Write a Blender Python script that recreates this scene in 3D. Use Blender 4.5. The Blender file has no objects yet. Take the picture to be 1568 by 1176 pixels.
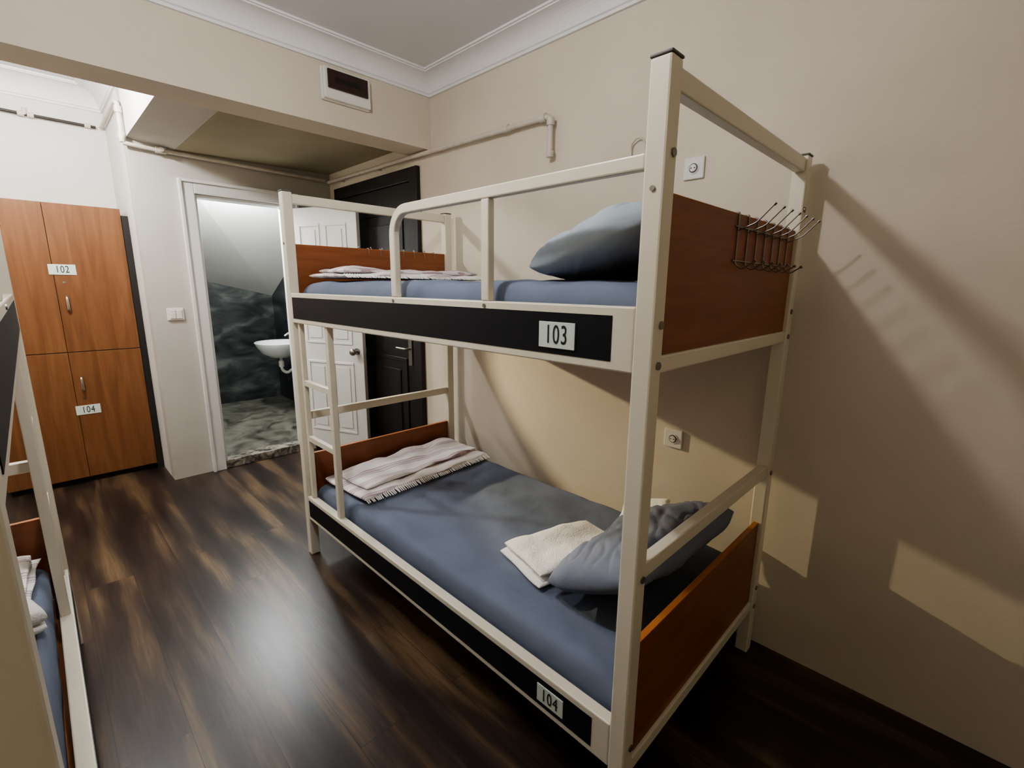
import bpy, bmesh, math
from mathutils import Vector, Matrix, noise
scene=bpy.context.scene
try:
    scene.view_settings.view_transform='AgX'
    scene.view_settings.look='AgX - Medium High Contrast'
except Exception as e: print(e)
COL=scene.collection

# ---------------------------------------------------------------- materials
def mat(name,color=(.8,.8,.8),rough=.5,metal=0.,spec=.5):
    m=bpy.data.materials.new(name);m.use_nodes=True
    b=m.node_tree.nodes['Principled BSDF']
    b.inputs['Base Color'].default_value=(*color,1);b.inputs['Roughness'].default_value=rough
    b.inputs['Metallic'].default_value=metal
    b.inputs['Specular IOR Level'].default_value=spec
    return m
def nz(m,c1,c2,scale=(1,1,1),nscale=5,detail=4,p1=.35,p2=.65,bump=0.,rot=(0,0,0),distort=0.,bscale=None,roughs=None,mid=None,gen='Object'):
    nt=m.node_tree;N=nt.nodes;L=nt.links;b=N['Principled BSDF']
    tc=N.new('ShaderNodeTexCoord');mp=N.new('ShaderNodeMapping');mp.inputs['Scale'].default_value=scale;mp.inputs['Rotation'].default_value=rot
    L.new(tc.outputs[gen],mp.inputs['Vector'])
    n=N.new('ShaderNodeTexNoise');n.inputs['Scale'].default_value=nscale;n.inputs['Detail'].default_value=detail;n.inputs['Distortion'].default_value=distort
    L.new(mp.outputs[0],n.inputs['Vector'])
    r=N.new('ShaderNodeValToRGB');r.color_ramp.elements[0].position=p1;r.color_ramp.elements[1].position=p2
    r.color_ramp.elements[0].color=(*c1,1);r.color_ramp.elements[1].color=(*c2,1)
    if mid:
        e=r.color_ramp.elements.new(mid[0]);e.color=(*mid[1],1)
    L.new(n.outputs['Fac'],r.inputs[0]);L.new(r.outputs[0],b.inputs['Base Color'])
    if roughs:
        mr=N.new('ShaderNodeMapRange');mr.inputs[3].default_value=roughs[0];mr.inputs[4].default_value=roughs[1]
        L.new(n.outputs['Fac'],mr.inputs[0]);L.new(mr.outputs[0],b.inputs['Roughness'])
    if bump:
        n2=n
        if bscale:
            n2=N.new('ShaderNodeTexNoise');n2.inputs['Scale'].default_value=bscale;n2.inputs['Detail'].default_value=3
            L.new(tc.outputs[gen],n2.inputs['Vector'])
        bp=N.new('ShaderNodeBump');bp.inputs['Strength'].default_value=bump;bp.inputs['Distance'].default_value=.01
        L.new(n2.outputs['Fac'],bp.inputs['Height']);L.new(bp.outputs[0],b.inputs['Normal'])
    return m
M={}
M['wall']=nz(mat('wall_paint',rough=.75,spec=.3),(.66,.60,.495),(.71,.645,.535),nscale=2.0,bump=.08,bscale=60)
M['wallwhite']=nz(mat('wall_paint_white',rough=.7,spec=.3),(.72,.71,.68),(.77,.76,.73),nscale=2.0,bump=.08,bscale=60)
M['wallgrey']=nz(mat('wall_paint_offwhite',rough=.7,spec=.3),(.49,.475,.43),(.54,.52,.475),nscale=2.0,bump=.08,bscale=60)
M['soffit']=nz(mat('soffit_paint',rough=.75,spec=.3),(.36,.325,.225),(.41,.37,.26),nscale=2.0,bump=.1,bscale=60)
M['ceil']=nz(mat('ceiling_paint',rough=.8,spec=.2),(.73,.73,.73),(.77,.77,.77),nscale=1.5,bump=.05,bscale=50)
M['crown']=mat('plaster_moulding',(.83,.83,.83),.6)
M['cream']=nz(mat('cream_powder_coat',rough=.35),(.73,.685,.56),(.77,.725,.60),nscale=3)
M['cap']=mat('plastic_cap',(.10,.10,.09),.5)
M['black']=mat('black_panel',(.006,.007,.010),.55,spec=.3)
M['plaque']=mat('plaque_plastic',(.66,.74,.68),.35)
M['ink']=mat('plaque_ink',(.02,.03,.03),.4)
M['wood']=nz(mat('cherry_laminate',rough=.42,spec=.4),(.21,.070,.027),(.29,.104,.041),scale=(1.2,1.2,12),nscale=3,detail=6,distort=.6,p1=.3,p2=.7)
M['locker']=nz(mat('locker_laminate',rough=.45,spec=.4),(.150,.061,.023),(.225,.101,.042),scale=(10,10,.8),nscale=2.2,detail=6,distort=1.0,p1=.3,p2=.72)
M['edge']=mat('laminate_edge',(.46,.17,.05),.45)
M['dark']=mat('dark_gap',(.01,.008,.007),.6)
M['sheet']=nz(mat('blue_sheet',rough=.85,spec=.2),(.138,.166,.230),(.162,.192,.262),nscale=4,bump=.3,bscale=22)
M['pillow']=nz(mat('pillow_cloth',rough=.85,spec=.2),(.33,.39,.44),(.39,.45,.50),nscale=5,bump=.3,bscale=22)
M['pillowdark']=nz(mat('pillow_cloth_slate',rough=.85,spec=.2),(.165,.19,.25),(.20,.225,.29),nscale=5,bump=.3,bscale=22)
M['terry']=nz(mat('white_terry',rough=.95,spec=.1),(.86,.85,.82),(.90,.89,.87),nscale=30,bump=.5,bscale=180)
M['white']=mat('white_lacquer',(.70,.70,.68),.35)
M['plastic']=mat('white_plastic',(.76,.75,.70),.35)
M['smoke']=mat('smoked_plastic',(.045,.022,.018),.15)
M['pipe']=nz(mat('painted_pipe',rough=.5),(.58,.53,.46),(.66,.61,.53),nscale=20)
M['cable']=mat('dark_cable',(.04,.035,.03),.5)
M['chrome']=mat('brushed_steel',(.62,.60,.56),.25,1.)
M['bolt']=mat('bolt_steel',(.30,.28,.25),.4,1.)
M['bdoor']=nz(mat('dark_steel_door',rough=.4),(.008,.006,.006),(.014,.010,.010),scale=(1,1,.4),nscale=8)
M['ceramic']=mat('white_ceramic',(.82,.83,.83),.12)
M['stone']=nz(mat('dark_stone_tile',rough=.25),(.014,.018,.018),(.125,.135,.125),scale=(1,1,2.0),nscale=3.0,detail=12,distort=.9,p1=.36,p2=.72,roughs=(.3,.5),mid=(.52,(.040,.047,.046)))
M['marble']=nz(mat('grey_marble',rough=.35),(.035,.035,.028),(.24,.23,.19),nscale=5,detail=10,distort=1.0,p1=.33,p2=.72)
M['dmarble']=nz(mat('threshold_stone',rough=.3),(.05,.045,.04),(.42,.38,.32),nscale=14,detail=8,distort=1.2,p1=.4,p2=.68)

# striped towel
def stripe_mat():
    m=mat('striped_cotton',rough=.95,spec=.1);nt=m.node_tree;N=nt.nodes;L=nt.links;b=N['Principled BSDF']
    tc=N.new('ShaderNodeTexCoord');sp=N.new('ShaderNodeSeparateXYZ');L.new(tc.outputs['Object'],sp.inputs[0])
    n=N.new('ShaderNodeTexNoise');n.inputs['Scale'].default_value=4;L.new(tc.outputs['Object'],n.inputs['Vector'])
    ad=N.new('ShaderNodeMath');ad.operation='MULTIPLY_ADD';ad.inputs[1].default_value=.03;L.new(n.outputs['Fac'],ad.inputs[0]);L.new(sp.outputs['Y'],ad.inputs[2])
    mu=N.new('ShaderNodeMath');mu.operation='MULTIPLY';mu.inputs[1].default_value=9;L.new(ad.outputs[0],mu.inputs[0])
    fr=N.new('ShaderNodeMath');fr.operation='FRACT';L.new(mu.outputs[0],fr.inputs[0])
    r=N.new('ShaderNodeValToRGB');cr=r.color_ramp;cr.interpolation='CONSTANT'
    W_=(.83,.80,.78,1)
    cr.elements[0].position=0;cr.elements[0].color=W_;cr.elements[1].position=.34;cr.elements[1].color=(.50,.38,.42,1)
    for p_,c in((.40,W_),(.47,(.47,.41,.47,1)),(.55,(.74,.64,.65,1)),(.66,(.48,.38,.43,1)),(.73,W_)):
        e=cr.elements.new(p_);e.color=c
    L.new(fr.outputs[0],r.inputs[0]);L.new(r.outputs[0],b.inputs['Base Color'])
    n2=N.new('ShaderNodeTexNoise');n2.inputs['Scale'].default_value=140;L.new(tc.outputs['Object'],n2.inputs['Vector'])
    bp=N.new('ShaderNodeBump');bp.inputs['Strength'].default_value=.5;bp.inputs['Distance'].default_value=.006;L.new(n2.outputs['Fac'],bp.inputs['Height']);L.new(bp.outputs[0],b.inputs['Normal'])
    return m
M['stripe']=stripe_mat()

def floor_mat():
    m=mat('dark_laminate_floor',rough=.3,spec=.45);nt=m.node_tree;N=nt.nodes;L=nt.links;b=N['Principled BSDF']
    tc=N.new('ShaderNodeTexCoord')
    mp=N.new('ShaderNodeMapping');mp.inputs['Rotation'].default_value=(0,0,math.radians(90));L.new(tc.outputs['Object'],mp.inputs[0])
    br=N.new('ShaderNodeTexBrick');br.inputs['Scale'].default_value=1;br.inputs['Brick Width'].default_value=1.25;br.inputs['Row Height'].default_value=.19
    br.inputs['Mortar Size'].default_value=.0010;br.inputs['Color1'].default_value=(0,0,0,1);br.inputs['Color2'].default_value=(1,1,1,1);br.inputs['Mortar'].default_value=(.5,.5,.5,1)
    br.inputs['Bias'].default_value=0;br.offset=.37
    L.new(mp.outputs[0],br.inputs['Vector'])
    sc=N.new('ShaderNodeVectorMath');sc.operation='SCALE';sc.inputs['Scale'].default_value=.05;L.new(br.outputs['Color'],sc.inputs[0])
    ad=N.new('ShaderNodeVectorMath');ad.operation='ADD';L.new(tc.outputs['Object'],ad.inputs[0]);L.new(sc.outputs[0],ad.inputs[1])
    m1=N.new('ShaderNodeMapping');m1.inputs['Scale'].default_value=(9.0,1.0,1);L.new(ad.outputs[0],m1.inputs[0])
    n1=N.new('ShaderNodeTexNoise');n1.inputs['Scale'].default_value=1.0;n1.inputs['Detail'].default_value=2.0;n1.inputs['Distortion'].default_value=.15;L.new(m1.outputs[0],n1.inputs['Vector'])
    r1=N.new('ShaderNodeValToRGB');r1.color_ramp.elements[0].position=.36;r1.color_ramp.elements[0].color=(.017,.012,.0105,1)
    r1.color_ramp.elements[1].position=.68;r1.color_ramp.elements[1].color=(.125,.082,.044,1)
    e=r1.color_ramp.elements.new(.51);e.color=(.037,.0245,.018,1)
    L.new(n1.outputs['Fac'],r1.inputs[0])
    m2=N.new('ShaderNodeMapping');m2.inputs['Scale'].default_value=(100,6,1);L.new(ad.outputs[0],m2.inputs[0])
    n2=N.new('ShaderNodeTexNoise');n2.inputs['Scale'].default_value=1.0;n2.inputs['Detail'].default_value=4;L.new(m2.outputs[0],n2.inputs['Vector'])
    mr=N.new('ShaderNodeMapRange');mr.inputs[1].default_value=.3;mr.inputs[2].default_value=.7;mr.inputs[3].default_value=.7;mr.inputs[4].default_value=1.25;L.new(n2.outputs['Fac'],mr.inputs[0])
    mx=N.new('ShaderNodeMix');mx.data_type='RGBA';mx.blend_type='MULTIPLY';mx.inputs[0].default_value=1
    L.new(r1.outputs[0],mx.inputs[6]);L.new(mr.outputs[0],mx.inputs[7])
    mm=N.new('ShaderNodeMix');mm.data_type='RGBA';mm.inputs[7].default_value=(.010,.007,.006,1);L.new(br.outputs['Fac'],mm.inputs[0]);L.new(mx.outputs[2],mm.inputs[6])
    L.new(mm.outputs[2],b.inputs['Base Color'])
    rr=N.new('ShaderNodeMapRange');rr.inputs[3].default_value=.29;rr.inputs[4].default_value=.38;L.new(n1.outputs['Fac'],rr.inputs[0]);L.new(rr.outputs[0],b.inputs['Roughness'])
    bp=N.new('ShaderNodeBump');bp.inputs['Strength'].default_value=.10;bp.inputs['Distance'].default_value=.002;L.new(n2.outputs['Fac'],bp.inputs['Height']);L.new(bp.outputs[0],b.inputs['Normal'])
    return m
M['floor']=floor_mat()

# ---------------------------------------------------------------- mesh helper
class B:
    def __init__(s): s.v=[];s.f=[];s.m=[];s.mats=[];s.sm=[]
    def mi(s,k):
        if k not in s.mats:s.mats.append(k)
        return s.mats.index(k)
    def box(s,x0,x1,y0,y1,z0,z1,k,M4=None):
        if x0>x1:x0,x1=x1,x0
        if y0>y1:y0,y1=y1,y0
        if z0>z1:z0,z1=z1,z0
        n=len(s.v)
        p=[(x0,y0,z0),(x1,y0,z0),(x1,y1,z0),(x0,y1,z0),(x0,y0,z1),(x1,y0,z1),(x1,y1,z1),(x0,y1,z1)]
        if M4: p=[tuple(M4@Vector(q)) for q in p]
        s.v+=p
        for f in((0,3,2,1),(4,5,6,7),(0,1,5,4),(1,2,6,5),(2,3,7,6),(3,0,4,7)):
            s.f.append([n+i for i in f]);s.m.append(s.mi(k));s.sm.append(False)
        return s
    def poly(s,vs,fs,k,smooth=False):
        n=len(s.v);s.v+=[tuple(q) for q in vs]
        for f in fs: s.f.append([n+i for i in f]);s.m.append(s.mi(k));s.sm.append(smooth)
        return s
    def tube(s,pts,r,k,seg=10,fil=0.,closed=False):
        P=[Vector(p) for p in pts]
        if fil>0:
            Q=[P[0]]
            for i in range(1,len(P)-1):
                a=(P[i-1]-P[i]);b=(P[i+1]-P[i]);d=min(fil,a.length*.49,b.length*.49)
                A=P[i]+a.normalized()*d;C=P[i]+b.normalized()*d
                for j in range(7):
                    t=j/6;Q.append(A*(1-t)**2+P[i]*2*t*(1-t)+C*t*t)
            Q.append(P[-1]);P=Q
        rings=[];up=None
        for i,p in enumerate(P):
            if i==0:t=(P[1]-P[0])
            elif i==len(P)-1:t=P[-1]-P[-2]
            else:t=(P[i+1]-P[i]).normalized()+(P[i]-P[i-1]).normalized()
            t.normalize()
            if up is None:
                up=Vector((0,0,1)) if abs(t.z)<.9 else Vector((1,0,0))
            n=(up-t*up.dot(t)).normalized();b=t.cross(n);up=n
            rings.append([p+(n*math.cos(a)+b*math.sin(a))*r for a in [2*math.pi*j/seg for j in range(seg)]])
        vs=[q for R in rings for q in R];fs=[]
        for i in range(len(rings)-1):
            for j in range(seg):
                fs.append((i*seg+j,i*seg+(j+1)%seg,(i+1)*seg+(j+1)%seg,(i+1)*seg+j))
        s.poly(vs,fs,k,True)
        s.poly(rings[0][::-1],[tuple(range(seg))],k);s.poly(rings[-1],[tuple(range(seg))],k)
        return s
    def cyl(s,c,ax,r,h,k,seg=20):
        c=Vector(c);a=Vector(ax).normalized();return s.tube([c,c+a*h],r,k,seg)
    def obj(s,name,parent=None,bevel=0.,bseg=2,fixn=True):
        me=bpy.data.meshes.new(name);me.from_pydata(s.v,[],s.f)
        for k in s.mats: me.materials.append(M[k])
        for i,p in enumerate(me.polygons): p.material_index=s.m[i];p.use_smooth=s.sm[i]
        if fixn:
            bm=bmesh.new();bm.from_mesh(me);bmesh.ops.recalc_face_normals(bm,faces=bm.faces);bm.to_mesh(me);bm.free()
        o=bpy.data.objects.new(name,me);COL.objects.link(o)
        if bevel:
            md=o.modifiers.new('bevel','BEVEL');md.width=bevel;md.segments=bseg;md.limit_method='ANGLE';md.angle_limit=math.radians(50)
            md.harden_normals=False
        if parent:o.parent=parent
        return o
def empty(name):
    e=bpy.data.objects.new(name,None);e.empty_display_size=.1;COL.objects.link(e);return e
def text(name,body,size,M4,k,parent=None,extr=.0006):
    c=bpy.data.curves.new(name,'FONT');c.body=body;c.size=size;c.align_x='CENTER';c.align_y='CENTER';c.extrude=extr;c.space_character=1.12
    o=bpy.data.objects.new(name,c);COL.objects.link(o)
    dg=bpy.context.evaluated_depsgraph_get();me=bpy.data.meshes.new_from_object(o.evaluated_get(dg))
    bpy.data.objects.remove(o)
    me.transform(M4@Matrix.Diagonal((.82,1.22,1,1)));me.materials.clear();me.materials.append(M[k])
    for p in me.polygons:p.material_index=0
    o=bpy.data.objects.new(name,me);COL.objects.link(o)
    if parent:o.parent=parent
    return o
def basis(x,y,z,t):
    m=Matrix.Identity(4)
    for i in range(3): m[i][0]=x[i];m[i][1]=y[i];m[i][2]=z[i];m[i][3]=t[i]
    return m

def soft(b,c,hx,hy,T,k,rot=None,ex=4,n=36,wr=.006,wf=9,flat=.5,seed=0,pinch=.0,bottom=1.,pw=.5,crease=0.,edge=1.2):
    """closed cushion-like body centred at c"""
    rot=rot or Matrix.Identity(3);c=Vector(c)
    vs=[];idx={}
    def warp(t): return math.copysign(1-(1-abs(t))**1.6,t)
    def add(i,j,side):
        edge_=i in(0,n) or j in(0,n)
        key=(i,j,0 if edge_ else side)
        if key in idx:return idx[key]
        u=warp(-1+2*i/n);v=warp(-1+2*j/n)
        t=max(0,(1-abs(u)**ex)*(1-abs(v)**ex))**pw
        x=hx*u*(1-pinch*v*v);y=hy*v*(1-pinch*u*u)
        z=T*t*(1 if side>0 else -bottom)
        p=Vector((x*wf,y*wf,seed*7.3+ (0 if side>0 else 3)))
        w=(noise.noise(p)*wr+noise.noise(p*2.3)*wr*.4)
        if crease:
            q=Vector((x*wf*.7+y*wf*.5,(y-x*.6)*wf*2.0,seed*3.1))
            w-=crease*max(0,1-abs(noise.noise(q))*7)*t
        if side>0: z+=w*(.3+.7*t)
        elif bottom>0 and ex<6: z+=w*.6*t
        x+=noise.noise(Vector((y*6,seed,1.)))*wr*edge;y+=noise.noise(Vector((x*6,seed,5.)))*wr*edge
        vs.append(c+rot@Vector((x,y,z)));idx[key]=len(vs)-1
        return idx[key]
    fs=[]
    for side in(1,-1):
        for i in range(n):
            for j in range(n):
                q=[add(i,j,side),add(i+1,j,side),add(i+1,j+1,side),add(i,j+1,side)]
                fs.append(q if side>0 else q[::-1])
    b.poly(vs,fs,k,True)
    return b
def RX(d):return Matrix.Rotation(math.radians(d),3,'X')
def RZ(d):return Matrix.Rotation(math.radians(d),3,'Z')
def RY(d):return Matrix.Rotation(math.radians(d),3,'Y')

# ---------------------------------------------------------------- room shell
XL,XR=-1.13,2.017; Y0,YB=-1.35,2.769; ZC=2.80
YB2=2.99; Y2=4.282; XS=.611; YL=5.15; ZA=2.95
B().box(XL-.1,2.4,Y0-.1,6.7,-.1,0,'floor').obj('floor')
B().box(XR,XR+.1,Y0-.1,4.40,0,3.05,'wall').obj('wall_right')
B().box(XL-.1,XL,Y0-.1,5.25,0,3.05,'wall').obj('wall_left')
B().box(XL,XR,Y0-.1,Y0,0,3.05,'wall').obj('wall_front')
DX0,DX1,DZ0,DZ1=.965,1.62,.07,2.15
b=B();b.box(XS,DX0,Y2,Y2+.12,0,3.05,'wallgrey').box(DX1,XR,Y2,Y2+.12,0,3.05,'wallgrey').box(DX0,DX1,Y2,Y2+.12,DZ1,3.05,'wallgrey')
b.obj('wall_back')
B().box(XS,XS+.1,Y2+.12,YL,0,3.05,'wallwhite').obj('wall_alcove_side')
B().box(XL,XS+.1,YL,YL+.1,0,3.05,'wallwhite').obj('wall_alcove_back')
B().box(XL,XR,Y0,YB,ZC,ZC+.1,'ceil').obj('ceiling')
B().box(XL,XR,YB,YB2,2.381,3.05,'wall').obj('ceiling_beam')
B().box(XL,XS,YB2,YL,ZA,ZA+.1,'ceil').obj('ceiling_alcove')
# soffit over door alcove; tilt of its left strip is added to catch lamp light
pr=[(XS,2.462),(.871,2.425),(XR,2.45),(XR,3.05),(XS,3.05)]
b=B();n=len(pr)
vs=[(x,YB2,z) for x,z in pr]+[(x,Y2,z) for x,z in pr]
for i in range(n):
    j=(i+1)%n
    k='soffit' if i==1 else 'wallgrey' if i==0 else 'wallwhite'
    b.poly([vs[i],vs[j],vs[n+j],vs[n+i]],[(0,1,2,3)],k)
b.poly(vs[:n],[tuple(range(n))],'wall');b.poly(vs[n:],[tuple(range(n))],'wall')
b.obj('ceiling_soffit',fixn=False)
# crown mouldings
def crown(name,x0,x1,y0,y1,zb,zt,c):
    pf=[(0.0,zb),(.014,zb),(.014,zb+.014),(.022,zb+.018)]
    h=zt-.016-(zb+.018)
    for i in range(1,9):
        a=i/8*math.pi/2
        pf.append((.022+(c-.045)*(1-math.cos(a)),zb+.018+h*math.sin(a)))
    pf+=[(c-.012,zt-.016),(c-.012,zt-.010),(c,zt-.010),(c,zt)]
    vs=[];fs=[]
    for d,z in pf: vs+=[(x0+d,y0+d,z),(x1-d,y0+d,z),(x1-d,y1-d,z),(x0+d,y1-d,z)]
    for i in range(len(pf)-1):
        for j in range(4): fs.append((i*4+j,i*4+(j+1)%4,(i+1)*4+(j+1)%4,(i+1)*4+j))
    B().poly(vs,fs,'crown').obj(name,fixn=False)
crown('trim_1',XL,XR,Y0,YB,2.693,ZC,.13)
crown('trim_2',XL,XS,YB2,YL,2.80,ZA,.15)

# bathroom
b=B();b.box(XS+.1,2.3,6.5,6.6,0,3.05,'stone').obj('wall_bathroom_back')
b=B();b.box(2.2,2.3,Y2+.12,6.5,0,3.05,'stone').obj('wall_bathroom_right')
b=B();b.box(XS,XS+.1,YL+.1,6.6,0,3.05,'stone').obj('wall_bathroom_left')
b=B();b.box(XS+.1,2.2,Y2+.12,6.5,.0,.05,'marble').obj('floor_bathroom')
b=B()
za,zb_,zc_,zd_=2.62,2.45,1.71,1.36
b.poly([(XS+.1,4.402,za),(2.2,4.402,zb_),(2.2,6.5,zd_),(XS+.1,6.5,zc_),(XS+.1,4.402,za+.6),(2.2,4.402,za+.6),(2.2,6.5,za+.6),(XS+.1,6.5,za+.6)],
 [(0,1,2,3),(4,7,6,5),(0,4,5,1),(1,5,6,2),(2,6,7,3),(3,7,4,0)],'wallwhite').obj('ceiling_bathroom')
B().box(DX0-.0,DX1,Y2-.015,Y2+.13,0,DZ0,'dmarble').obj('trim_3',bevel=.004)
# door casing
b=B()
w=.095
b.box(DX0-w,DX0,Y2-.03,Y2,0,DZ1+w,'white').box(DX1,DX1+w,Y2-.03,Y2,0,DZ1+w,'white').box(DX0,DX1,Y2-.03,Y2,DZ1,DZ1+w,'white')
b.box(DX0-w,DX0-w+.022,Y2-.042,Y2-.03,0,DZ1+w,'white').box(DX0-w+.022,DX1+w,Y2-.042,Y2-.03,DZ1+w-.022,DZ1+w,'white').box(DX1+w-.022,DX1+w,Y2-.042,Y2-.03,0,DZ1+w-.022,'white')
b.box(DX0,DX0+.02,Y2,Y2+.12,DZ0,DZ1,'white').box(DX1-.02,DX1,Y2,Y2+.12,DZ0,DZ1,'white').box(DX0+.02,DX1-.02,Y2,Y2+.12,DZ1-.02,DZ1,'white')
b.obj('trim_4',bevel=.004)

# bathroom door leaf (6 panel), open
def leaf():
    root=empty('door_1')
    W=.69;H=2.03;T=.038
    a=math.radians(23)
    d=Vector((math.sin(a),-math.cos(a),0));nn=Vector((-d.y,d.x,0))
    Mx=basis(d,nn,(0,0,1),(DX1+.005,Y2-.065,DZ0+.012))
    b=B();b.box(0,W,-T/2,T/2,0,H,'white',Mx)
    b.obj('leaf',root,bevel=.003)
    b=B()
    cols=[(.10,.32),(.37,.59)];rows=[(.16,.78),(.93,1.50),(1.62,1.90)]
    for x0,x1 in cols:
        for z0,z1 in rows:
            for s in(-1,1):
                y0=s*T/2
                b.box(x0,x1,y0,y0+s*.007,z0,z0+.02,'white',Mx).box(x0,x1,y0,y0+s*.007,z1-.02,z1,'white',Mx)
                b.box(x0,x0+.02,y0,y0+s*.007,z0+.02,z1-.02,'white',Mx).box(x1-.02,x1,y0,y0+s*.007,z0+.02,z1-.02,'white',Mx)
                b.box(x0+.045,x1-.045,y0,y0+s*.006,z0+.045,z1-.045,'white',Mx)
    b.obj('panels',root,bevel=.004)
    b=B()
    for s in(-1,1):
        c=Mx@Vector((W-.06,s*T/2,.88));nv=nn*s
        b.cyl(c,nv,.028,.008,'bolt').cyl(c+nv*.008,nv,.011,.03,'bolt')
        prof=[(.012,0),(.024,.008),(.029,.02),(.026,.034),(.012,.042)]
        t1=Vector((0,0,1));t2=nv.cross(t1)
        vs=[];fs=[];sg=16
        for r,h in prof:
            for j in range(sg):
                an=2*math.pi*j/sg;vs.append(c+nv*(.034+h)+(t1*math.cos(an)+t2*math.sin(an))*r)
        for i in range(len(prof)-1):
            for j in range(sg):fs.append((i*sg+j,i*sg+(j+1)%sg,(i+1)*sg+(j+1)%sg,(i+1)*sg+j))
        fs.append(tuple(range((len(prof)-1)*sg,len(prof)*sg)))
        b.poly(vs,fs,'bolt',True)
    b.obj('knob',root)
leaf()

# black steel entrance door on the right wall
root=empty('door_2')
b=B();y0,y1,zt=2.90,4.14,2.305
b.box(XR-.035,XR,y0,y0+.09,0,zt,'bdoor').box(XR-.035,XR,y1-.09,y1,0,zt,'bdoor').box(XR-.035,XR,y0+.09,y1-.09,zt-.09,zt,'bdoor')
b.obj('frame',root,bevel=.005)
b=B();b.box(XR-.022,XR,y0+.09,y1-.09,0.01,zt-.09,'bdoor')
for z0,z1 in((.15,.95),(1.15,2.05)):
    b.box(XR-.032,XR-.022,y0+.20,y1-.20,z0,z0+.03,'bdoor').box(XR-.032,XR-.022,y0+.20,y1-.20,z1-.03,z1,'bdoor')
    b.box(XR-.032,XR-.022,y0+.20,y0+.23,z0+.03,z1-.03,'bdoor').box(XR-.032,XR-.022,y1-.23,y1-.20,z0+.03,z1-.03,'bdoor')
    b.box(XR-.030,XR-.022,y0+.30,y1-.30,z0+.10,z1-.10,'bdoor')
b.obj('panel',root,bevel=.004)
b=B();b.box(XR-.030,XR-.022,3.03,3.075,.90,1.13,'bolt').tube([(XR-.03,3.05,1.03),(XR-.075,3.05,1.03),(XR-.075,3.17,1.03)],.009,'bolt',fil=.02)
b.cyl((XR-.022,3.05,2.02),(-1,0,0),.014,.01,'chrome')
b.obj('handle',root)

# pipes
r=.014
xp=XR-.036
b=B()
b.tube([(XS-.025,YL-.02,2.69),(XS-.025,Y2+.10,2.70),(XS-.025,Y2-.03,2.66),(XS-.025,Y2-.03,2.43)],r,'pipe',fil=.035)
for c in((XS-.025,Y2-.03,2.62),(XS-.025,Y2-.03,2.46)): b.cyl(Vector(c)-Vector((0,0,.02)),(0,0,1),.021,.04,'pipe')
b.obj('water_pipe')
b=B()
b.tube([(XS-.025,Y2-.036,2.415),(XS+.10,Y2-.036,2.408),(xp-.02,Y2-.036,2.385)],r,'pipe',fil=.035)
b.cyl((XS-.025,Y2-.036,2.42),(0,0,1),.017,.03,'pipe')
b.cyl((XS+.15,Y2-.036,2.407),(1,0,0),.022,.06,'pipe').cyl((XS+.18,Y2-.036,2.407),(0,-1,0),.014,.045,'pipe')
b.obj('water_pipe')
b=B()
b.tube([(xp,Y2-.05,2.372),(xp,2.98,2.362),(xp,2.6,2.356),(xp,1.70,2.345),(xp,1.70,2.16)],r,'pipe',fil=.035)
b.cyl((xp,1.73,2.346),(0,1,0),.02,.04,'pipe').cyl((xp,1.70,2.30),(0,0,1),.02,.035,'pipe').cyl((xp,1.70,2.15),(0,0,1),.020,.03,'pipe')
b.cyl((xp,2.0,2.350),(0,1,0),.020,.04,'pipe')
for y in(1.95,2.65,3.4,4.0): b.cyl((xp,y,2.352),(1,0,0),.006,.033,'pipe',8)
b.obj('water_pipe')
b=B();b.tube([(XL+.02,YL-.03,2.66),(-.4,YL-.03,2.70),(.1,YL-.03,2.685),(XS-.06,YL-.03,2.68)],.011,'cable')
for x in(-.3,.14,.19,.5): b.cyl((x-.015,YL-.03,2.685),(1,0,0),.018,.035,'pipe')
b.cyl((.165,YL-.03,2.68),(0,0,1),.012,.05,'pipe')
b.obj('gas_hose')
b=B();b.tube([(XR-.004,1.24,2.07),(XR-.015,1.24,2.13),(XR-.02,1.20,2.155),(XR-.02,1.165,2.13),(XR-.004,1.16,2.03)],.004,'pipe',8,fil=.02);b.obj('wall_wire_hook')

# breaker box
root=empty('breaker_box')
B().box(1.29,1.565,YB-.045,YB,2.505,2.662,'plastic').box(1.285,1.57,YB-.02,YB,2.50,2.667,'plastic').obj('housing',root,bevel=.006)
b=B();b.box(1.308,1.545,YB-.056,YB-.045,2.555,2.65,'smoke').obj('cover',root,bevel=.004)
B().box(1.35,1.50,YB-.0575,YB-.056,2.59,2.615,'dark').obj('switches',root)

# outlets + switch
def outlet(y,z):
    root=empty('wall_outlet')
    B().box(XR-.011,XR,y-.043,y+.043,z-.043,z+.043,'plastic').obj('plate',root,bevel=.004)
    b=B();b.cyl((XR-.0105,y,z),(-1,0,0),.023,.003,'plastic',28).cyl((XR-.0137,y,z),(-1,0,0),.0185,.0006,'cap',28)
    b.cyl((XR-.0143,y,z),(-1,0,0),.014,.004,'plastic',24)
    for s in(-1,1): b.cyl((XR-.0185,y+s*.0075,z),(-1,0,0),.0028,.0006,'ink',10)
    b.obj('socket',root)
outlet(.94,1.985);outlet(.934,.819)
root=empty('light_switch')
B().box(.705,.81,Y2-.012,Y2,1.23,1.32,'plastic').obj('plate',root,bevel=.004)
B().box(.72,.756,Y2-.018,Y2-.012,1.243,1.307,'plastic').box(.759,.795,Y2-.018,Y2-.012,1.243,1.307,'plastic').obj('rockers',root,bevel=.002)

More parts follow.
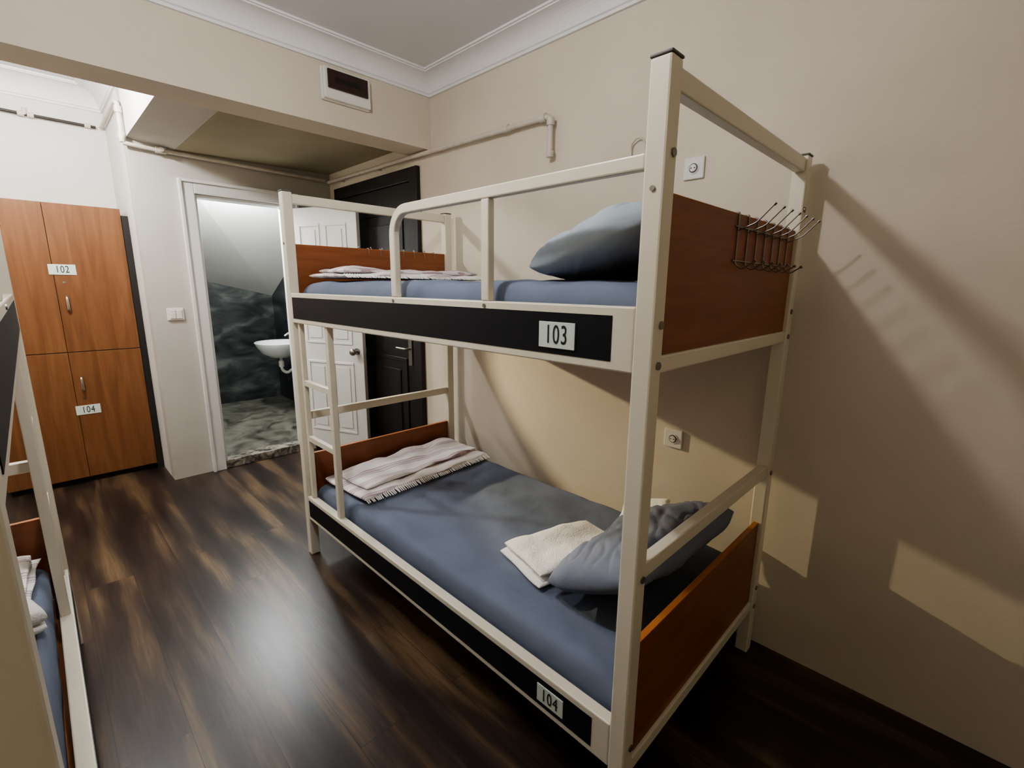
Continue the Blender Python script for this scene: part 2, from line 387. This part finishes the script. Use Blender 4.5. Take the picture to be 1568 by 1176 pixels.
# lockers
root=empty('locker_cabinet')
lx0,lx1,ly0,ly1,lz=-.29,.570,4.68,5.14,2.04
b=B();b.box(lx0,lx1,ly0+.02,ly1,.04,lz,'locker').box(lx0+.02,lx1-.02,ly0+.05,ly1,0,.04,'dark').obj('carcass',root,bevel=.001)
b=B();xm=.148
for x0,x1 in((lx0+.002,xm-.0015),(xm+.0015,lx1-.002)):
    for z0,z1 in((.045,.998),(1.003,lz-.003)):
        b.box(x0,x1,ly0,ly0+.018,z0,z1,'locker')
b.obj('doors',root,bevel=.0015)
B().box(lx1,XS-.002,ly0-.01,ly0+.04,.0,lz-.05,'dark').obj('shadow_gap_strip',root)  # black strip standing in for the shadow gap between lockers and wall
b=B()
for x in(.195,-.245):
    for z in(1.35,.765):
        b.tube([(x,ly0,z-.05),(x,ly0-.025,z-.045),(x,ly0-.028,z),(x,ly0-.025,z+.045),(x,ly0,z+.05)],.009,'chrome',fil=.012)
    for z in(1.50,.66): b.cyl((x,ly0,z),(0,-1,0),.009,.004,'chrome')
b.obj('handles',root)
b=B();b.box(.125,.27,ly0-.004,ly0,1.552,1.624,'plaque').box(.135,.275,ly0-.004,ly0,.53,.60,'plaque').obj('number_plates',root,bevel=.002)
ML=lambda x,z:basis((1,0,0),(0,0,1),(0,-1,0),(x,ly0-.0045,z))
text('number_102','102',.056,ML(.198,1.588),'ink',root);text('number_104','104',.056,ML(.205,.565),'ink',root)

# sink
root=empty('wall_sink')
b=B();cx,cy,cz=1.93,5.60,.86
prof=[(.03,-.17),(.10,-.165),(.17,-.12),(.215,-.05),(.235,-.005),(.237,.004),(.228,.008),(.205,-.002),(.19,-.05),(.13,-.105),(.03,-.12)]
sg=36;vs=[];fs=[]
for r_,h in prof:
    for j in range(sg):
        an=2*math.pi*j/sg;vs.append((cx+math.cos(an)*r_*1.08,cy+math.sin(an)*r_*1.15,cz+h))
for i in range(len(prof)-1):
    for j in range(sg):fs.append((i*sg+j,i*sg+(j+1)%sg,(i+1)*sg+(j+1)%sg,(i+1)*sg+j))
fs.append(tuple(range(sg))[::-1]);fs.append(tuple(range((len(prof)-1)*sg,len(prof)*sg)))
b.poly(vs,fs,'ceramic',True);b.box(2.10,2.2,cy-.2,cy+.2,cz-.10,cz+.008,'ceramic');b.obj('basin',root,bevel=.004)
b=B();b.tube([(cx,cy,cz-.165),(cx,cy,cz-.32),(cx+.06,cy,cz-.36),(cx+.11,cy,cz-.32),(cx+.27,cy,cz-.28)],.016,'plastic',12,fil=.04).cyl((cx,cy,cz-.21),(0,0,-1),.028,.07,'plastic')
b.obj('trap',root)
b=B();b.cyl((2.13,cy,cz),(0,0,1),.018,.09,'chrome').tube([(2.13,cy,cz+.08),(2.05,cy,cz+.11),(1.99,cy,cz+.07)],.010,'chrome',fil=.03);b.obj('faucet',root)

# ---------------------------------------------------------------- bunk beds
W=.986;YN,YF=.521,2.524;H=1.945;p=.024
def bed(x0,s,labels):
    root=empty('bunk_bed')
    X=lambda x:x0+s*x
    b=B()
    for x in(0,W):
        for y in(YN,YF): b.box(X(x-p),X(x+p),y-p,y+p,0,H,'cream')
    b.obj('posts',root,bevel=.005)
    b=B()
    for x in(0,W):
        for y in(YN,YF): b.box(X(x-p-.001),X(x+p+.001),y-p-.001,y+p+.001,H,H+.006,'cap')
    b.obj('post_caps',root,bevel=.002)
    b=B()
    yi0,yi1=YN+p,YF-p
    for z0,z1 in((1.309,1.458),(.222,.357)):
        b.box(X(-.022),X(.016),yi0,yi1,z0,z1,'cream').box(X(W-.016),X(W+.02),yi0,yi1,z0,z1,'cream')
    for y in(YN,YF):
        for z0,z1,h in((1.892,1.937,.016),(1.309,1.349,.018),(.785,.828,.016),(.195,.238,.018)):
            b.box(X(p),X(W-p),y-h,y+h,z0,z1,'cream')
    b.obj('rails',root,bevel=.004)
    b=B()
    for z0,z1 in((1.331,1.437),(.243,.337)): b.box(X(-.0232),X(-.022),.602,2.485,z0,z1,'black')
    b.obj('black_inlays',root)
    b=B()
    for z in(1.309,.222): b.box(X(.016),X(W-.016),yi0,yi1,z,z+.02,'edge')
    b.obj('slat_board',root)
    b=B();gt=1.773
    path=[(YN+p,gt),(1.45,gt)]
    for i in range(1,9):
        a=i/8*math.pi/2;path.append((1.45+.10*math.sin(a),gt-.10+.10*math.cos(a)))
    path.append((1.55,1.458))
    wv=.032
    inner=[(YN+p,gt-wv),(1.45,gt-wv)]
    for i in range(1,9):
        a=i/8*math.pi/2;inner.append((1.45+(.10-wv)*math.sin(a),gt-.10+(.10-wv)*math.cos(a)))
    inner.append((1.55-wv,1.458))
    nn=len(path);vs=[]
    for x in(-.0125-.008,.0125-.008):
        vs+=[(X(x),y,z) for y,z in path]+[(X(x),y,z) for y,z in inner]
    fs=[]
    for i in range(nn-1):
        fs+=[(i,i+1,nn+i+1,nn+i),(2*nn+i,3*nn+i,3*nn+i+1,2*nn+i+1),(i,2*nn+i,2*nn+i+1,i+1),(nn+i,nn+i+1,3*nn+i+1,3*nn+i)]
    fs+=[(0,nn,3*nn,2*nn),(nn-1,2*nn+nn-1,3*nn+nn-1,2*nn-1)]
    b.poly(vs,fs,'cream')
    b.box(X(-.0205),X(.0045),1.025,1.057,1.458,gt-wv,'cream')
    b.obj('guard_rail',root,bevel=.004)
    b=B();b.box(X(-.014),X(.014),2.125,2.157,.357,1.309,'cream').box(X(-.012),X(.012),2.445,2.468,.357,1.309,'cream')
    for z in(.685,.985): b.box(X(-.012),X(.012),2.157,2.445,z,z+.03,'cream')
    b.obj('ladder',root,bevel=.003)
    b=B()
    for y in(YN,YF):
        for z0,z1 in((1.349,1.70),(.238,.59)):
            b.box(X(p),X(W-p),y-.009,y+.009,z0,z1-.003,'wood').box(X(p),X(W-p),y-.0092,y+.0092,z1-.003,z1,'edge')
    b.obj('end_boards',root,bevel=.001)
    b=B()
    for y,d in((YN,-1),(YF,1)):
        for x in(0,W):
            for z in(1.77,1.42,1.33,.30,.215,.80): b.cyl((X(x+ (.006 if x==0 else -.006)),y+d*p,z),(0,d,0),.009,.004,'bolt',12)
    for x,d in((0,-1),):
        for y in(YN,YF):
            for z in(1.70,):b.cyl((X(x+d*p),y,z),(d*s,0,0),.006,.003,'bolt',10)
    for y in(1.04,1.535): b.cyl((X(-.022),y,1.445),(-s,0,0),.006,.003,'bolt',10)
    b.obj('bolts',root)
    for y,d,nm in((YN,-1,'hook_rack_near'),(YF,1,'hook_rack_far')):
        b=B();yo=y+d*.012;r=.0022
        xs=[.43+.075*i for i in range(7)]
        b.tube([(X(xs[0]-.02),yo,1.665),(X(xs[-1]+.02),yo,1.665)],r,'bolt',6)
        b.tube([(X(xs[0]-.02),yo,1.575),(X(xs[-1]+.02),yo,1.575)],r,'bolt',6)
        for x in xs:
            b.tube([(X(x),y-d*.013,1.665),(X(x),y-d*.013,1.704),(X(x),yo,1.704),(X(x),yo,1.565),(X(x),yo+d*.020,1.552),(X(x),yo+d*.05,1.572)],r,'bolt',6,fil=.008)
            b.tube([(X(x),yo,1.655),(X(x),yo+d*.045,1.672),(X(x),yo+d*.085,1.715)],r,'bolt',6,fil=.01)
            b.tube([(X(x),yo+d*.083,1.713),(X(x),yo+d*.088,1.718)],.0045,'bolt',8)
            b.tube([(X(x),yo+d*.048,1.570),(X(x),yo+d*.053,1.575)],.0045,'bolt',8)
        b.obj(nm,root)
    if labels:
        b=B();b.box(X(-.0232),X(-.0265),.705,.822,1.346,1.413,'plaque').box(X(-.0232),X(-.0265),.70,.80,.26,.32,'plaque')
        b.obj('number_plates',root,bevel=.0012)
        MB=lambda y,z:basis((0,-s,0),(0,0,1),(-s,0,0),(X(-.027),y,z))
        text('number_upper',labels[0],.056,MB(.7635,1.379),'ink',root);text('number_lower',labels[1],.048,MB(.75,.29),'ink',root)
    for i,(z0,z1) in enumerate(((1.330,1.517),(.243,.432))):
        b=B();soft(b,((X(.03)+X(W-.02))/2,(YN+YF)/2,(z0+z1)/2),(W-.05)/2,(YF-YN)/2-.028,(z1-z0)/2,'sheet',ex=26,n=80,wr=.009,wf=6,seed=i+3*s,pw=.35,edge=.6)
        b.obj('mattress')
    for i,z in enumerate((1.531,.447)):
        b=B()
        cxx=X(.50);cy=2.265
        rot=RZ(s*(4 if i else -1))
        soft(b,(cxx,cy,z+.012),.44,.20,.012,'stripe',rot,ex=14,n=60,wr=.016,wf=6,seed=11+i,pw=.4,edge=1.0)
        soft(b,(cxx+.015,cy+.03,z+.036),.41,.155,.012,'stripe',rot@RZ(1.5),ex=12,n=60,wr=.020,wf=6,seed=15+i,pw=.4,edge=.8)
        for j in range(70):
            xx=-.43+.86*j/69
            q=Vector((xx,-.190,0));q=rot@q;L_=.04+.012*noise.noise(Vector((j*1.7,i,0)))
            wob=noise.noise(Vector((j*3.1,i,2.)))*.010
            base=Vector((cxx+q.x,cy+q.y,z+.012))
            b.poly([base+Vector((-.005,.01,.004)),base+Vector((.005,.01,.004)),base+Vector((.003+wob,-L_,-.010)),base+Vector((-.003+wob,-L_,-.010)),base+Vector((0,0,.010))],[(0,1,4),(1,2,4),(2,3,4),(3,0,4),(0,3,2,1)],'terry')
        b.obj('striped_towel')
    return X
X=bed(.957,1,('103','104'))
Xl=bed(-.060,-1,None)

# pillows
def pillow(c,rot,k,hx=.34,hy=.23,T=.085,seed=1,pw=.45,ex=3.2):
    b=B();soft(b,c,hx,hy,T,k,rot,ex=ex,n=80,wr=.020,wf=7,seed=seed,pinch=.07,bottom=.75,pw=pw,crease=.010);b.obj('pillow')
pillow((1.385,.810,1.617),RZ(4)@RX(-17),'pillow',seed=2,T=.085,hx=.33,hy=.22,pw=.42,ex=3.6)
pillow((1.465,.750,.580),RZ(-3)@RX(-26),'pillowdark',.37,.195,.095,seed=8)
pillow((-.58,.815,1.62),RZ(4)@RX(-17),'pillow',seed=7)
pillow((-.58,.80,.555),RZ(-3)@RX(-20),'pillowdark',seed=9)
# white towels
b=B()
soft(b,(1.375,1.060,.457),.215,.140,.015,'terry',RZ(-14),ex=8,n=50,wr=.008,seed=21,pw=.4)
soft(b,(1.38,1.052,.490),.205,.133,.017,'terry',RZ(-16)@RX(-2),ex=8,n=50,wr=.012,seed=22,pw=.4)
b.obj('folded_towel')
b=B();R_=RZ(20)@RX(-12)
soft(b,(1.78,.93,.535),.12,.10,.018,'terry',R_,ex=8,n=30,wr=.01,seed=25,pw=.4)
b.obj('folded_towel')
b=B();R_=RZ(8)
soft(b,(-.165,1.97,.455),.06,.07,.016,'terry',R_,ex=8,n=30,wr=.012,seed=31,pw=.4)
soft(b,(-.165,1.97,.490),.055,.065,.018,'terry',R_@RY(5),ex=8,n=30,wr=.014,seed=32,pw=.4)
b.obj('folded_towel')

# ceiling lamp fixtures + lights
def lamp(x,y,zc,drop):
    root=empty('ceiling_lamp')
    b=B();b.cyl((x,y,zc),(0,0,-1),.05,.02,'plastic',28).cyl((x,y,zc-.02),(0,0,-1),.022,drop-.09,'plastic',20);b.obj('base',root)
lamp(.28,1.22,ZC,.14);lamp(-.05,3.62,ZA,.20);lamp(.1,-.75,ZC,.30)  # last fixture is made up, out of view, to carry the rear fill
def light(name,loc,e,r,col):
    l=bpy.data.lights.new(name,'POINT');l.energy=e;l.shadow_soft_size=r;l.color=col
    o=bpy.data.objects.new(name,l);o.location=loc;COL.objects.link(o)
light('light_main',(.28,1.22,2.62),41,.05,(1,.965,.955))
light('light_alcove',(-.05,3.62,2.68),84,.05,(1,.985,.97))
light('light_bathroom',(1.34,4.68,2.27),90,.07,(.93,.98,1.0))
light('fill_rear',(.1,-.75,2.35),4,.25,(1,.83,.56))  # added warm fill behind the camera, lifts the shade under the bunk
l=bpy.data.lights.new('spot_wall_patch','SPOT');l.energy=400;l.shadow_soft_size=.015;l.color=(1,.85,.56);l.spot_size=math.radians(25);l.spot_blend=.35  # unseen spot added in the bathroom doorway to throw the right-wall light patch
o=bpy.data.objects.new('spot_wall_patch',l);o.location=(1.0,4.34,1.80);COL.objects.link(o)
o.rotation_euler=(Vector((2.0,.15,.52))-Vector(o.location)).to_track_quat('-Z','Y').to_euler()

w=bpy.data.worlds.new('world');scene.world=w;w.use_nodes=True
w.node_tree.nodes['Background'].inputs[0].default_value=(.5,.5,.5,1);w.node_tree.nodes['Background'].inputs[1].default_value=.1

# camera
yaw,pit,rol=map(math.radians,(45.361,11.672,.533))
F=Vector((math.sin(yaw)*math.cos(pit),math.cos(yaw)*math.cos(pit),-math.sin(pit)))
R=Vector((math.cos(yaw),-math.sin(yaw),0));U=R.cross(F)
R2=R*math.cos(rol)+U*math.sin(rol);U2=-R*math.sin(rol)+U*math.cos(rol)
cam=bpy.data.cameras.new('camera');cam.sensor_width=36;cam.lens=722.5/1568*36;cam.clip_start=.02
co=bpy.data.objects.new('camera',cam);COL.objects.link(co)
co.matrix_world=basis(R2,U2,-F,(0,0,1.5))
scene.camera=co
